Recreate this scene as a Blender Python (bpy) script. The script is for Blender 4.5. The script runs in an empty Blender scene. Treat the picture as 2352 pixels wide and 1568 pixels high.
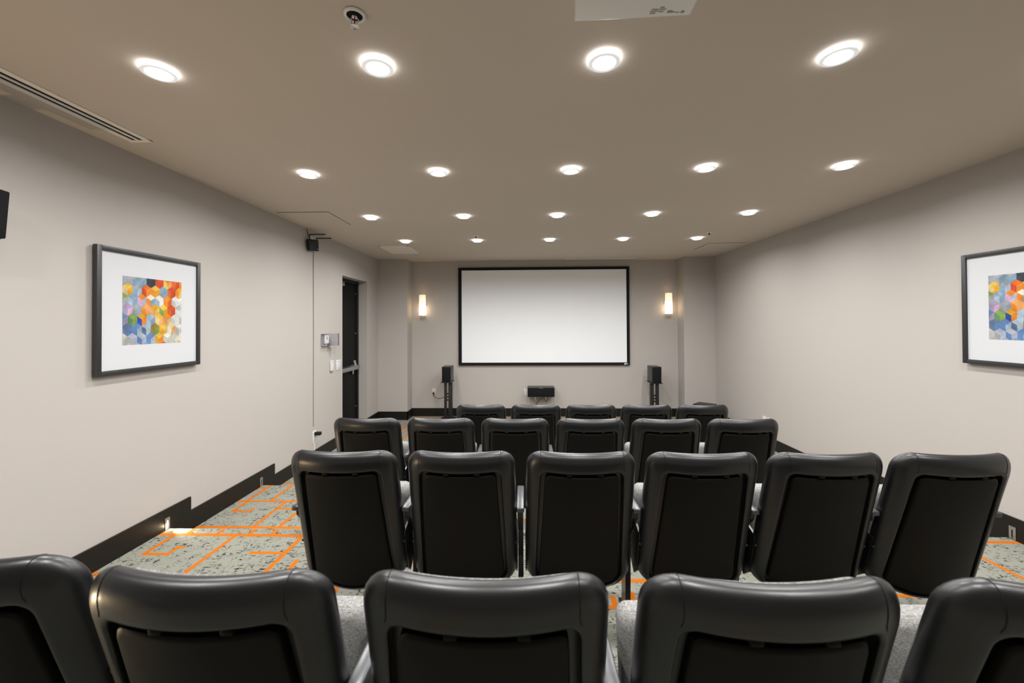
import bpy, bmesh, math, random
from mathutils import Vector, Matrix

random.seed(7)
S = bpy.context.scene
COL = S.collection
PI = math.pi

# ------------------------------------------------------------------ camera, world, exposure
ZC = 1.645                       # eye height above the lowest (front) floor
cam_d = bpy.data.cameras.new('camera')
cam = bpy.data.objects.new('camera', cam_d)
COL.objects.link(cam)
cam_d.sensor_width = 36.0
cam_d.lens = 14.296
cam_d.shift_y = -0.0215
cam_d.clip_start = 0.02
cam_d.dof.use_dof = True
cam_d.dof.focus_distance = 4.2
cam_d.dof.aperture_fstop = 4.0
_r = Vector((0.999522, 0.030531, -0.004869))
_u = Vector((0.005159, -0.009432, 0.999942))
_f = Vector((-0.030483, 0.999489, 0.009585))
M = Matrix(((_r.x, _u.x, -_f.x, 0), (_r.y, _u.y, -_f.y, 0), (_r.z, _u.z, -_f.z, ZC), (0, 0, 0, 1)))
cam.matrix_world = M
S.camera = cam

W = bpy.data.worlds.new('world')
S.world = W
W.use_nodes = True
W.node_tree.nodes['Background'].inputs[0].default_value = (0.02, 0.02, 0.02, 1)
W.node_tree.nodes['Background'].inputs[1].default_value = 0.0
S.view_settings.view_transform = 'Standard'
S.view_settings.look = 'None'
S.view_settings.exposure = 0.0
S.view_settings.gamma = 1.0
S.view_settings.use_curve_mapping = False
LENS_E = 100.0
HALO_E = 14.0  # radiance of the added halo emitter
LAMP_W = 14.2                    # watts of the lamp behind every lens
LAMP_SPREAD = 162                # reflector beam, degrees
#                    # radiance of the domed lens

# ------------------------------------------------------------------ room measures (metres)
XL, XR = -2.519, 3.203
YB = -3.0                       # wall behind the camera
YP, YF = 6.932, 7.221            # pier faces, recessed screen wall
ZT = 2.755                       # ceiling
XPL, XPR = -2.015, 2.688         # inner edges of the piers
STEP = [(YB, 0.775, 0.425), (0.775, 1.79, 0.299), (1.79, 2.805, 0.213), (2.805, 3.83, 0.109), (3.83, YF, 0.0)]


# ------------------------------------------------------------------ helpers
def tag(o, label=None, cat=None, group=None, kind=None):
    if label: o['label'] = label
    if cat: o['category'] = cat
    if group: o['group'] = group
    if kind: o['kind'] = kind
    return o


def empty(name, loc=(0, 0, 0), rz=0.0, **k):
    o = bpy.data.objects.new(name, None)
    o.empty_display_size = 0.05
    o.location = loc
    o.rotation_euler = (0, 0, rz)
    COL.objects.link(o)
    return tag(o, **k)


def copy_tree(o, parent=None):
    c = o.copy()
    COL.objects.link(c)
    if parent is not None:
        c.parent = parent
    for ch in list(o.children):
        copy_tree(ch, c)
    return c


class MB:
    def __init__(self):
        self.v = []; self.f = []; self.m = []; self.col = []

    def add(self, vs, fs, mi=0):
        b = len(self.v)
        self.v += [tuple(p) for p in vs]
        for q in fs:
            self.f.append([b + i for i in q]); self.m.append(mi)
        return self

    def box(self, lo, hi, bev=0.0, mi=0, mat=None, seg=2):
        bm = bmesh.new()
        bmesh.ops.create_cube(bm, size=1.0)
        for v in bm.verts:
            v.co = Vector([lo[i] + (v.co[i] + 0.5) * (hi[i] - lo[i]) for i in range(3)])
        if bev:
            bmesh.ops.bevel(bm, geom=bm.edges[:], offset=bev, segments=seg, profile=0.5, affect='EDGES')
        return self._bm(bm, mi, mat)

    def _bm(self, bm, mi, mat):
        bm.verts.index_update()
        vs = [(mat @ v.co) if mat else v.co for v in bm.verts]
        self.add(vs, [[v.index for v in f.verts] for f in bm.faces], mi)
        bm.free()
        return self

    def lathe(self, prof, c=(0, 0, 0), n=32, axis='z', mi=0, mat=None):
        vs = []
        for r, h in prof:
            for k in range(n):
                a = 2 * PI * k / n
                p = (r * math.cos(a), r * math.sin(a), h)
                if axis == 'x': p = (h, r * math.cos(a), r * math.sin(a))
                if axis == 'y': p = (r * math.sin(a), h, r * math.cos(a))
                p = Vector(p) + Vector(c)
                vs.append(mat @ p if mat else p)
        fs = []
        for i in range(len(prof) - 1):
            for k in range(n):
                k2 = (k + 1) % n
                fs.append([i * n + k, i * n + k2, (i + 1) * n + k2, (i + 1) * n + k])
        fs.append([k for k in range(n)][::-1])
        fs.append([(len(prof) - 1) * n + k for k in range(n)])
        return self.add(vs, fs, mi)

    def tube(self, pts, r, n=8, mi=0):
        pts = [Vector(p) for p in pts]
        vs = []
        prev = None
        for i, p in enumerate(pts):
            t = (pts[min(i + 1, len(pts) - 1)] - pts[max(i - 1, 0)]).normalized()
            if prev is None:
                a = Vector((0, 0, 1)) if abs(t.z) < 0.9 else Vector((1, 0, 0))
                s = t.cross(a).normalized()
            else:
                s = (prev - t * prev.dot(t)).normalized()
            prev = s
            q = t.cross(s)
            for k in range(n):
                a = 2 * PI * k / n
                vs.append(p + s * r * math.cos(a) + q * r * math.sin(a))
        fs = []
        for i in range(len(pts) - 1):
            for k in range(n):
                k2 = (k + 1) % n
                fs.append([i * n + k, i * n + k2, (i + 1) * n + k2, (i + 1) * n + k])
        fs.append(list(range(n))[::-1]); fs.append([(len(pts) - 1) * n + k for k in range(n)])
        return self.add(vs, fs, mi)

    def prism(self, poly, axis, a, b, mi=0):
        """poly in the two other axes, extruded along axis from a to b"""
        n = len(poly)
        def P(p, t):
            if axis == 'x': return (t, p[0], p[1])
            if axis == 'y': return (p[0], t, p[1])
            return (p[0], p[1], t)
        vs = [P(p, a) for p in poly] + [P(p, b) for p in poly]
        fs = [list(range(n))[::-1], list(range(n, 2 * n))]
        for i in range(n):
            j = (i + 1) % n
            fs.append([i, j, n + j, n + i])
        return self.add(vs, fs, mi)

    def build(self, name, mats, parent=None, smooth=None, **k):
        me = bpy.data.meshes.new(name)
        me.from_pydata(self.v, [], self.f)
        if not isinstance(mats, (list, tuple)): mats = [mats]
        for m in mats: me.materials.append(m)
        me.polygons.foreach_set('material_index', self.m)
        bm = bmesh.new(); bm.from_mesh(me)
        bmesh.ops.recalc_face_normals(bm, faces=bm.faces)
        bm.to_mesh(me); bm.free()
        if smooth is not None:
            me.polygons.foreach_set('use_smooth', [True] * len(me.polygons))
            me.set_sharp_from_angle(angle=math.radians(smooth))
        o = bpy.data.objects.new(name, me)
        COL.objects.link(o)
        if parent is not None: o.parent = parent
        return tag(o, **k)


def to_local(vs, c):
    return [tuple(Vector(v) - Vector(c)) for v in vs]


# ------------------------------------------------------------------ materials
def mat(name, col, rough=0.6, spec=0.5, metal=0.0, bump=None, var=None, coat=0.0, emit=None, sheen=0.0):
    m = bpy.data.materials.new(name)
    m.use_nodes = True
    nt = m.node_tree
    b = nt.nodes['Principled BSDF']
    b.inputs['Base Color'].default_value = (*col, 1)
    b.inputs['Roughness'].default_value = rough
    b.inputs['Specular IOR Level'].default_value = spec
    b.inputs['Metallic'].default_value = metal
    b.inputs['Coat Weight'].default_value = coat
    if sheen: b.inputs['Sheen Weight'].default_value = sheen
    if emit:
        b.inputs['Emission Color'].default_value = (*emit[0], 1)
        b.inputs['Emission Strength'].default_value = emit[1]
    if bump or var:
        tc = nt.nodes.new('ShaderNodeTexCoord')
    if bump:
        n = nt.nodes.new('ShaderNodeTexNoise'); n.inputs['Scale'].default_value = bump[0]; n.inputs['Detail'].default_value = 4
        bp = nt.nodes.new('ShaderNodeBump'); bp.inputs['Strength'].default_value = bump[1]; bp.inputs['Distance'].default_value = bump[2] if len(bump) > 2 else 0.002
        nt.links.new(tc.outputs['Object'], n.inputs['Vector'])
        nt.links.new(n.outputs['Fac'], bp.inputs['Height'])
        nt.links.new(bp.outputs['Normal'], b.inputs['Normal'])
    if var:
        n = nt.nodes.new('ShaderNodeTexNoise'); n.inputs['Scale'].default_value = var[0]; n.inputs['Detail'].default_value = 5
        nt.links.new(tc.outputs['Object'], n.inputs['Vector'])
        mx = nt.nodes.new('ShaderNodeMix'); mx.data_type = 'RGBA'
        mx.inputs[6].default_value = (*[c * (1 - var[1]) for c in col], 1)
        mx.inputs[7].default_value = (*[min(1, c * (1 + var[1])) for c in col], 1)
        nt.links.new(n.outputs['Fac'], mx.inputs[0])
        nt.links.new(mx.outputs[2], b.inputs['Base Color'])
    return m


M_WALL = mat('wall_paint', (0.42, 0.388, 0.362), 0.75, 0.25, bump=(260, 0.12, 0.001), var=(2.2, 0.015))
M_CEIL = mat('ceiling_paint', (0.545, 0.482, 0.42), 0.85, 0.2, bump=(260, 0.1, 0.001), var=(1.5, 0.015))
M_BASE = mat('dark_baseboard', (0.007, 0.006, 0.0046), 0.42, 0.3, bump=(90, 0.05))
M_LEATHER = mat('black_leather', (0.0058, 0.006, 0.0066), 0.34, 0.55, bump=(420, 0.2, 0.0006), var=(30, 0.15))
M_SHELL = mat('black_moulded_plastic', (0.0042, 0.0038, 0.0032), 0.52, 0.15, bump=(900, 0.25, 0.0004))
M_SEAM = mat('black_thread', (0.006, 0.006, 0.006), 0.8, 0.2)
M_BLKMETAL = mat('black_metal', (0.010, 0.010, 0.011), 0.3, 0.5)
M_BLACK = mat('black_paint', (0.007, 0.007, 0.008), 0.5, 0.3)
M_CLOTH = mat('speaker_cloth', (0.007, 0.008, 0.008), 0.9, 0.15, bump=(1200, 0.3, 0.0005))
M_VINYL = mat('speaker_cabinet', (0.035, 0.035, 0.036), 0.38, 0.5)
M_FRAME = mat('picture_frame_black', (0.022, 0.022, 0.024), 0.4, 0.5, var=(40, 0.1))
M_MATB = mat('white_mat_board', (0.52, 0.53, 0.545), 0.7, 0.2)
M_WHITE = mat('white_plastic', (0.60, 0.60, 0.60), 0.4, 0.4)
M_IVORY = mat('ivory_plastic', (0.58, 0.54, 0.43), 0.4, 0.4)
M_GREYLINE = mat('grey_print', (0.30, 0.29, 0.28), 0.7, 0.2)
M_SCREEN = mat('screen_fabric', (0.80, 0.815, 0.84), 0.9, 0.1)
M_SCRFR = mat('screen_velvet', (0.006, 0.007, 0.009), 0.8, 0.2, sheen=0.1)
M_TRIMW = mat('white_trim_metal', (0.75, 0.75, 0.75), 0.45, 0.5)
M_GRILLE = mat('grille_paint', (0.80, 0.75, 0.69), 0.5, 0.4)
M_SLOT = mat('dark_slot', (0.01, 0.01, 0.01), 0.8, 0.2)
M_STEEL = mat('brushed_steel', (0.55, 0.55, 0.56), 0.32, 0.5, metal=1.0)
M_CHROME = mat('chrome', (0.75, 0.75, 0.77), 0.12, 0.5, metal=1.0)
M_DOOR = mat('black_door_paint', (0.004, 0.004, 0.004), 0.55, 0.15)
M_CABLE = mat('grey_cable', (0.28, 0.26, 0.24), 0.5, 0.3)
M_REDGLASS = mat('red_bulb', (0.35, 0.02, 0.02), 0.15, 0.5)
M_LED = mat('blue_led', (0.02, 0.05, 0.3), 0.4, 0.3, emit=((0.05, 0.2, 1.0), 1.2))
M_LENS = mat('downlight_lens', (0.9, 0.9, 0.9), 0.5, 0.3, emit=((0.95, 0.97, 1.0), LENS_E))
M_HALO = mat('added_halo_emitter', (0.9, 0.9, 0.9), 0.5, 0.3, emit=((0.95, 0.97, 1.0), HALO_E))  # hidden surface added to light a halo on the ceiling
M_RINGBLOOM = mat('trim_ring_painted_bloom', (0.8, 0.8, 0.8), 0.4, 0.4, emit=((0.95, 0.97, 1.0), 0.42))  # lens bloom put into the ring as faint emission
M_STEPLENS = mat('step_light_lens', (0.9, 0.9, 0.9), 0.5, 0.3, emit=((1.0, 0.86, 0.66), 8.0))
M_PROJ = mat('projector_white', (0.72, 0.71, 0.70), 0.35, 0.45)


def clear_mat():
    m = bpy.data.materials.new('clear_plastic'); m.use_nodes = True
    nt = m.node_tree; nt.nodes.clear()
    o = nt.nodes.new('ShaderNodeOutputMaterial'); a = nt.nodes.new('ShaderNodeBsdfTransparent'); g = nt.nodes.new('ShaderNodeBsdfGlossy')
    a.inputs[0].default_value = (0.86, 0.86, 0.90, 1)
    g.inputs['Roughness'].default_value = 0.08; g.inputs['Color'].default_value = (0.9, 0.9, 0.95, 1)
    x = nt.nodes.new('ShaderNodeMixShader'); fr = nt.nodes.new('ShaderNodeFresnel'); fr.inputs[0].default_value = 1.5
    nt.links.new(fr.outputs[0], x.inputs[0]); nt.links.new(a.outputs[0], x.inputs[1]); nt.links.new(g.outputs[0], x.inputs[2]); nt.links.new(x.outputs[0], o.inputs[0])
    return m
M_CLEAR = clear_mat()


def shade_mat():
    """opal glass shade: brightest around the bulb in its lower half"""
    m = mat('opal_glass', (0.85, 0.80, 0.72), 0.35, 0.4)
    nt = m.node_tree; b = nt.nodes['Principled BSDF']
    tc = nt.nodes.new('ShaderNodeTexCoord'); sp = nt.nodes.new('ShaderNodeSeparateXYZ')
    nt.links.new(tc.outputs['Object'], sp.inputs[0])
    mr = nt.nodes.new('ShaderNodeMapRange'); mr.inputs[1].default_value = 0.0; mr.inputs[2].default_value = 0.36
    nt.links.new(sp.outputs['Z'], mr.inputs[0])
    cr = nt.nodes.new('ShaderNodeValToRGB')
    e = cr.color_ramp.elements
    e[0].position = 0.0; e[0].color = (0.62, 0.62, 0.62, 1)
    e[1].position = 1.0; e[1].color = (0.13, 0.13, 0.13, 1)
    for p, v in ((0.25, 1.0), (0.42, 0.85), (0.62, 0.22)):
        q = e.new(p); q.color = (v, v, v, 1)
    nt.links.new(mr.outputs[0], cr.inputs[0])
    mu = nt.nodes.new('ShaderNodeMath'); mu.operation = 'MULTIPLY'; mu.inputs[1].default_value = 5.0
    nt.links.new(cr.outputs[0], mu.inputs[0])
    b.inputs['Emission Color'].default_value = (1.0, 0.72, 0.45, 1)
    nt.links.new(mu.outputs[0], b.inputs['Emission Strength'])
    return m
M_SHADE = shade_mat()


def fabric_mat():
    m = mat('grey_woven_fabric', (0.42, 0.41, 0.39), 0.9, 0.15)
    nt = m.node_tree; b = nt.nodes['Principled BSDF']
    tc = nt.nodes.new('ShaderNodeTexCoord')
    mp = nt.nodes.new('ShaderNodeMapping'); mp.inputs['Scale'].default_value = (190, 190, 330)
    nt.links.new(tc.outputs['Object'], mp.inputs[0])
    n = nt.nodes.new('ShaderNodeTexNoise'); n.inputs['Scale'].default_value = 1.0; n.inputs['Detail'].default_value = 3
    nt.links.new(mp.outputs[0], n.inputs['Vector'])
    w = nt.nodes.new('ShaderNodeTexWave'); w.bands_direction = 'Z'; w.inputs['Scale'].default_value = 110; w.inputs['Distortion'].default_value = 1.0; w.inputs['Detail'].default_value = 2
    w.inputs['Detail Scale'].default_value = 3
    nt.links.new(tc.outputs['Object'], w.inputs['Vector'])
    mm = nt.nodes.new('ShaderNodeMath'); mm.operation = 'MULTIPLY_ADD'; mm.inputs[1].default_value = 0.14
    nt.links.new(w.outputs['Fac'], mm.inputs[0]); nt.links.new(n.outputs['Fac'], mm.inputs[2])
    cr = nt.nodes.new('ShaderNodeValToRGB')
    cr.color_ramp.elements[0].position = 0.36; cr.color_ramp.elements[0].color = (0.11, 0.107, 0.10, 1)
    cr.color_ramp.elements[1].position = 0.76; cr.color_ramp.elements[1].color = (0.27, 0.266, 0.255, 1)
    nt.links.new(mm.outputs[0], cr.inputs[0]); nt.links.new(cr.outputs[0], b.inputs['Base Color'])
    bp = nt.nodes.new('ShaderNodeBump'); bp.inputs['Strength'].default_value = 0.25; bp.inputs['Distance'].default_value = 0.0006
    nt.links.new(mm.outputs[0], bp.inputs['Height']); nt.links.new(bp.outputs[0], b.inputs['Normal'])
    return m
M_FABRIC = fabric_mat()


def carpet_mat(orange):
    m = mat('carpet_orange' if orange else 'carpet_grey', (0.46, 0.122, 0.008) if orange else (0.42, 0.40, 0.34), 0.95, 0.08)
    nt = m.node_tree; b = nt.nodes['Principled BSDF']
    tc = nt.nodes.new('ShaderNodeTexCoord')
    pile = nt.nodes.new('ShaderNodeTexNoise'); pile.inputs['Scale'].default_value = 380; pile.inputs['Detail'].default_value = 2
    nt.links.new(tc.outputs['Object'], pile.inputs['Vector'])
    bp = nt.nodes.new('ShaderNodeBump'); bp.inputs['Strength'].default_value = 0.4; bp.inputs['Distance'].default_value = 0.002
    nt.links.new(pile.outputs['Fac'], bp.inputs['Height']); nt.links.new(bp.outputs[0], b.inputs['Normal'])
    if orange: return m
    # short dark scribbled dashes gathered in loose clusters
    outs = []
    for sc, rot in (((24, 82, 1), 0.35), ((78, 26, 1), 0.25), ((30, 74, 1), -0.6)):
        mp = nt.nodes.new('ShaderNodeMapping'); mp.inputs['Scale'].default_value = sc; mp.inputs['Rotation'].default_value = (0, 0, rot)
        nt.links.new(tc.outputs['Object'], mp.inputs[0])
        n = nt.nodes.new('ShaderNodeTexNoise'); n.inputs['Scale'].default_value = 1.0; n.inputs['Detail'].default_value = 2; n.inputs['Distortion'].default_value = 0.6
        nt.links.new(mp.outputs[0], n.inputs['Vector'])
        th = nt.nodes.new('ShaderNodeMapRange'); th.inputs[1].default_value = 0.60; th.inputs[2].default_value = 0.66
        nt.links.new(n.outputs['Fac'], th.inputs[0]); outs.append(th)
    mxa = nt.nodes.new('ShaderNodeMath'); mxa.operation = 'MAXIMUM'; mxb = nt.nodes.new('ShaderNodeMath'); mxb.operation = 'MAXIMUM'
    nt.links.new(outs[0].outputs[0], mxa.inputs[0]); nt.links.new(outs[1].outputs[0], mxa.inputs[1])
    nt.links.new(mxa.outputs[0], mxb.inputs[0]); nt.links.new(outs[2].outputs[0], mxb.inputs[1])
    cl = nt.nodes.new('ShaderNodeTexNoise'); cl.inputs['Scale'].default_value = 13; cl.inputs['Detail'].default_value = 3
    nt.links.new(tc.outputs['Object'], cl.inputs['Vector'])
    th = nt.nodes.new('ShaderNodeMapRange'); th.inputs[1].default_value = 0.38; th.inputs[2].default_value = 0.56
    nt.links.new(cl.outputs['Fac'], th.inputs[0])
    mu = nt.nodes.new('ShaderNodeMath'); mu.operation = 'MULTIPLY'
    nt.links.new(mxb.outputs[0], mu.inputs[0]); nt.links.new(th.outputs[0], mu.inputs[1])
    mx = nt.nodes.new('ShaderNodeMix'); mx.data_type = 'RGBA'
    mx.inputs[6].default_value = (0.228, 0.232, 0.196, 1); mx.inputs[7].default_value = (0.032, 0.030, 0.022, 1)
    nt.links.new(mu.outputs[0], mx.inputs[0]); nt.links.new(mx.outputs[2], b.inputs['Base Color'])
    return m
M_CARPET, M_ORANGE = carpet_mat(False), carpet_mat(True)


# ------------------------------------------------------------------ floor: five carpeted tiers with inlaid orange lines
LW = 0.028
def Vl(x, y0, y1, w=LW): return (x - w / 2, x + w / 2, min(y0, y1), max(y0, y1))
def Hl(y, x0, x1, w=LW): return (min(x0, x1), max(x0, x1), y - w / 2, y + w / 2)

SEG = {0: [], 1: [], 2: [], 3: [], 4: []}
A = SEG[2]
A += [Hl(2.725, XL, -0.9, 0.034), Vl(-1.97, 2.725, 1.79), Vl(-1.508, 2.725, 1.9), Vl(-1.386, 2.45, 1.79), Hl(2.518, -1.737, -1.508),
      Vl(-2.39, 2.725, 2.478), Hl(2.490, -2.40, -2.225), Vl(-2.238, 2.478, 2.58), Hl(2.572, -2.25, -2.205),
      Vl(-2.32, 2.725, 2.805), Vl(-2.112, 2.725, 2.805), Vl(-1.888, 2.725, 2.805), Vl(-1.732, 2.725, 2.805),
      Hl(2.29, XL, -2.42), Vl(-2.433, 2.30, 1.95), Vl(2.763, 2.577, 2.1), Vl(2.763, 2.742, 2.577), Hl(2.742, 2.3, XR, 0.032),
      Hl(2.292, 0.30, 0.90, 0.032), Vl(0.453, 2.165, 2.066), Hl(2.078, 0.36, 0.467), Vl(0.558, 2.20, 1.9), Vl(-1.025, 2.45, 1.85),
      Hl(2.45, -1.2, -0.5), Vl(-0.25, 2.7, 2.0), Vl(1.35, 2.7, 1.9), Hl(2.2, 1.1, 2.1), Vl(2.45, 2.5, 1.85), Vl(3.0, 2.1, 1.79)]
B = SEG[3]
B += [Hl(3.484, XL, -1.2, 0.03), Vl(-2.428, 3.83, 3.484), Vl(-2.41, 3.484, 3.278), Hl(3.29, -2.422, -2.27), Vl(-2.272, 3.278, 3.352),
      Vl(-2.22, 3.83, 3.484), Vl(-2.072, 3.484, 3.036), Hl(3.349, -2.072, -1.5), Vl(-1.87, 3.349, 3.036), Hl(3.036, XL, -1.0, 0.034),
      Hl(3.765, XL, -2.45), Vl(-1.45, 3.6, 3.0), Vl(-0.6, 3.7, 2.9), Hl(3.2, -0.9, 0.4), Vl(0.7, 3.6, 2.9), Hl(3.45, 0.4, 1.9),
      Vl(1.9, 3.83, 2.9), Vl(2.3, 3.83, 3.4), Hl(3.40, 1.7, XR), Vl(2.75, 3.4, 2.81), Hl(3.05, 2.3, 3.0)]
Cc = SEG[4]
Cc += [Hl(4.155, XL, -2.2), Hl(7.17, -1.95, 2.65, 0.03), Hl(4.7, XL, -1.0), Hl(5.4, XL, -1.3), Hl(5.05, -1.0, 1.6), Vl(-2.2, 4.155, 4.7),
       Vl(-1.92, 6.9, 6.2), Hl(6.2, -1.92, -1.74), Vl(-1.75, 6.2, 5.7), Hl(5.7, -2.1, -1.75), Vl(-2.1, 5.7, 5.4), Vl(-1.5, 5.4, 4.2),
       Hl(6.5, -1.2, 0.6), Vl(0.1, 7.17, 6.1), Vl(0.9, 7.1, 5.2), Hl(6.2, 0.9, 2.3), Vl(1.85, 6.6, 5.1), Hl(5.5, 1.4, 2.9), Vl(2.5, 6.9, 4.6),
       Hl(4.6, 1.9, XR), Vl(2.95, 5.3, 4.0), Vl(-0.5, 6.5, 5.6), Vl(2.3, 4.6, 3.9), Hl(4.2, 1.9, 2.8)]
for t, (y0, y1) in ((0, (YB, 0.775)), (1, (0.775, 1.79))):
    SEG[t] += [Hl(y0 + 0.3 * (y1 - y0), -2.1, 1.4), Hl(y0 + 0.72 * (y1 - y0), -0.6, XR), Vl(-1.7, y0, y1), Vl(-0.4, y0 + 0.2, y1 - 0.1),
               Vl(0.62, y0, y1), Vl(1.9, y0 + 0.1, y1), Vl(2.6, y0, y1 - 0.3)]

fl = MB()
for t, (y0, y1, z) in enumerate(STEP):
    xa, xb = XL - 0.20, XR + 0.02
    xs = {xa, xb, XL, XR}; ys = {y0, y1}
    for s in SEG[t]:
        xs.update((max(xa, s[0]), min(xb, s[1]))); ys.update((max(y0, s[2]), min(y1, s[3])))
    xs = sorted(xs); ys = sorted(ys)
    n = len(xs)
    vs = [(x, y, z) for y in ys for x in xs]
    base = len(fl.v); fl.v += vs
    for j in range(len(ys) - 1):
        for i in range(n - 1):
            cx, cy = (xs[i] + xs[i + 1]) / 2, (ys[j] + ys[j + 1]) / 2
            o = any(s[0] < cx < s[1] and s[2] < cy < s[3] for s in SEG[t])
            fl.f.append([base + j * n + i, base + j * n + i + 1, base + (j + 1) * n + i + 1, base + (j + 1) * n + i]); fl.m.append(1 if o else 0)
    if t < 4:      # riser down to the next tier
        z2 = STEP[t + 1][2]
        fl.add([(xa, y1, z), (xb, y1, z), (xb, y1, z2), (xa, y1, z2)], [[0, 1, 2, 3]], 0)
me = bpy.data.meshes.new('floor'); me.from_pydata(fl.v, [], fl.f)
me.materials.append(M_CARPET); me.materials.append(M_ORANGE)
me.polygons.foreach_set('material_index', fl.m)
o = bpy.data.objects.new('floor', me); COL.objects.link(o)
tag(o, 'stepped grey flecked carpet floor with orange line pattern', 'floor', kind='structure')

# ------------------------------------------------------------------ walls and ceiling
b = MB()
b.box((XL - 0.25, YB - 0.1, ZT), (XR + 0.1, YF + 0.1, ZT + 0.1))
b.build('ceiling', M_CEIL, label='flat taupe ceiling with recessed downlights', cat='ceiling', kind='structure')

DY0, DY1, DZ1, XD = 5.556, 6.440, 2.320, -2.666         # door opening
b = MB()
b.box((XL - 0.22, YB - 0.1, -0.02), (XL, DY0, ZT + 0.02))
b.box((XL - 0.22, DY1, -0.02), (XL, YF + 0.1, ZT + 0.02))
b.box((XL - 0.22, DY0, DZ1), (XL, DY1, ZT + 0.02))
b.build('wall_left', M_WALL, label='beige left side wall with recessed doorway', cat='wall', kind='structure')
b = MB(); b.box((XR, YB - 0.1, -0.02), (XR + 0.1, YF + 0.1, ZT + 0.02))
b.build('wall_right', M_WALL, label='plain beige right side wall', cat='wall', kind='structure')
b = MB(); b.box((XL - 0.2, YB - 0.1, -0.02), (XR + 0.1, YB, ZT + 0.02))
b.build('wall_back', M_WALL, label='beige wall behind the last row', cat='wall', kind='structure')
b = MB()
b.box((XL - 0.02, YF, -0.02), (XR + 0.02, YF + 0.1, ZT + 0.02))
b.box((XL - 0.01, YP, -0.02), (XPL, YF + 0.01, ZT + 0.01), 0.004)
b.box((XPR, YP, -0.02), (XR + 0.01, YF + 0.01, ZT + 0.01), 0.004)
b.build('wall_front', M_WALL, label='beige screen wall recessed between two shallow piers', cat='wall', kind='structure')

# ------------------------------------------------------------------ baseboards
BT = 0.014
def side_poly():
    top = lambda k: STEP[k][2] + 0.145
    bot = lambda k: STEP[k][2] - 0.02
    P = [(YB, bot(0))]
    for k in range(4):
        P += [(STEP[k][1] - 0.002, bot(k)), (STEP[k][1] - 0.002, bot(k + 1))]
    return P
def baseboard(name, x0, x1, yend, label, gap=None):
    P = side_poly()
    up = []
    for k in range(5):
        ys = STEP[k][0] if k == 0 else STEP[k][0] + 0.183
        ye = STEP[k][1] + 0.183 if k < 4 else yend
        up.append((ys, ye, STEP[k][2] + (0.145 if k < 4 else 0.142)))
    bm_ = MB()
    if gap:
        poly = P + [(gap[0], -0.02)]
        top = up[:-1] + [(up[-1][0], gap[0], up[-1][2])]
    else:
        poly = P + [(yend, -0.02)]; top = up
    for ys, ye, z in reversed(top):
        poly += [(ye, z), (ys, z)]
    bm_.prism(poly, 'x', x0, x1)
    if gap:
        bm_.box((x0, gap[1], -0.02), (x1, yend, 0.142))
    return bm_.build(name, M_BASE, label=label, cat='baseboard', kind='structure')
baseboard('baseboard_left', XL, XL + BT, YP, 'stepped dark brown baseboard along the left wall', gap=(DY0, DY1))
baseboard('baseboard_right', XR - BT, XR, YP, 'stepped dark brown baseboard along the right wall')
b = MB()
b.box((XL, YP - BT, -0.01), (XPL + BT, YP, 0.142)); b.box((XPL, YP - BT, -0.01), (XPL + BT, YF, 0.142))
b.box((XPL, YF - BT, -0.01), (XPR, YF, 0.142))
b.box((XPR - BT, YP - BT, -0.01), (XPR, YF, 0.142)); b.box((XPR - BT, YP - BT, -0.01), (XR, YP, 0.142))
b.build('baseboard_front', M_BASE, label='dark brown baseboard along the screen wall and piers', cat='baseboard', kind='structure')

# ------------------------------------------------------------------ door
d = empty('door_1', (XD, (DY0 + DY1) / 2, 0), label='black exit door with steel push bar in the left wall', cat='door', kind='structure')
L = lambda lo, hi: ((lo[0] - XD, lo[1] - (DY0 + DY1) / 2, lo[2]), (hi[0] - XD, hi[1] - (DY0 + DY1) / 2, hi[2]))
b = MB(); b.box(*L((XD - 0.045, DY0 + 0.045, 0.006), (XD - 0.005, DY1 - 0.055, DZ1 - 0.055)), bev=0.002)
b.build('door_leaf', M_DOOR, d, smooth=30)
b = MB()
b.box(*L((XD - 0.05, DY1 - 0.05, 0), (XD + 0.012, DY1 - 0.001, DZ1 - 0.001)), bev=0.003)
b.box(*L((XD - 0.05, DY0 + 0.001, 0), (XD + 0.012, DY0 + 0.04, DZ1 - 0.001)), bev=0.003)
b.box(*L((XD - 0.05, DY0 + 0.04, DZ1 - 0.05), (XD + 0.012, DY1 - 0.05, DZ1 - 0.001)), bev=0.003)
fr = b.build('door_frame', M_BLACK, d, smooth=30)
for zz in (2.12, 1.50, 0.98, 0.36):
    b = MB(); b.lathe([(0.002, 0.016), (0.010, 0.013), (0.011, 0.0)], (0.0, DY1 - 0.115 - (DY0 + DY1) / 2, zz), 12, 'x')
    b.build('rivet', M_STEEL, d, smooth=40)
b = MB(); b.box(*L((XD + 0.02, DY0 + 0.09, 0.945), (XD + 0.075, DY1 - 0.11, 1.005)), bev=0.006)
pb = b.build('push_bar', M_STEEL, d, smooth=30)
b = MB(); b.prism([(XD - 0.004 - XD, 0), (0.065, 0.0), (0.045, 0.085), (0.0, 0.095)], 'y', DY1 - 0.28 - (DY0 + DY1) / 2, DY1 - 0.20 - (DY0 + DY1) / 2)
b.v = [(x, y, z + 1.003) for x, y, z in b.v]
b.build('latch_housing', M_CHROME, d)
b = MB(); b.box(*L((XD, DY1 - 0.27, 0.875), (XD + 0.03, DY1 - 0.23, 0.948)), bev=0.006)
b.build('latch_lever', M_CHROME, d, smooth=30)
b = MB(); b.box(*L((XD - 0.004, DY0 + 0.1, 0.93), (XD + 0.025, DY1 - 0.13, 1.018)), bev=0.002)
b.build('bar_backplate', M_BLKMETAL, d)
b = MB(); b.box(*L((XD - 0.005, DY0 + 0.05, 2.20), (XD + 0.05, DY0 + 0.30, 2.262)), bev=0.006)
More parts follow.
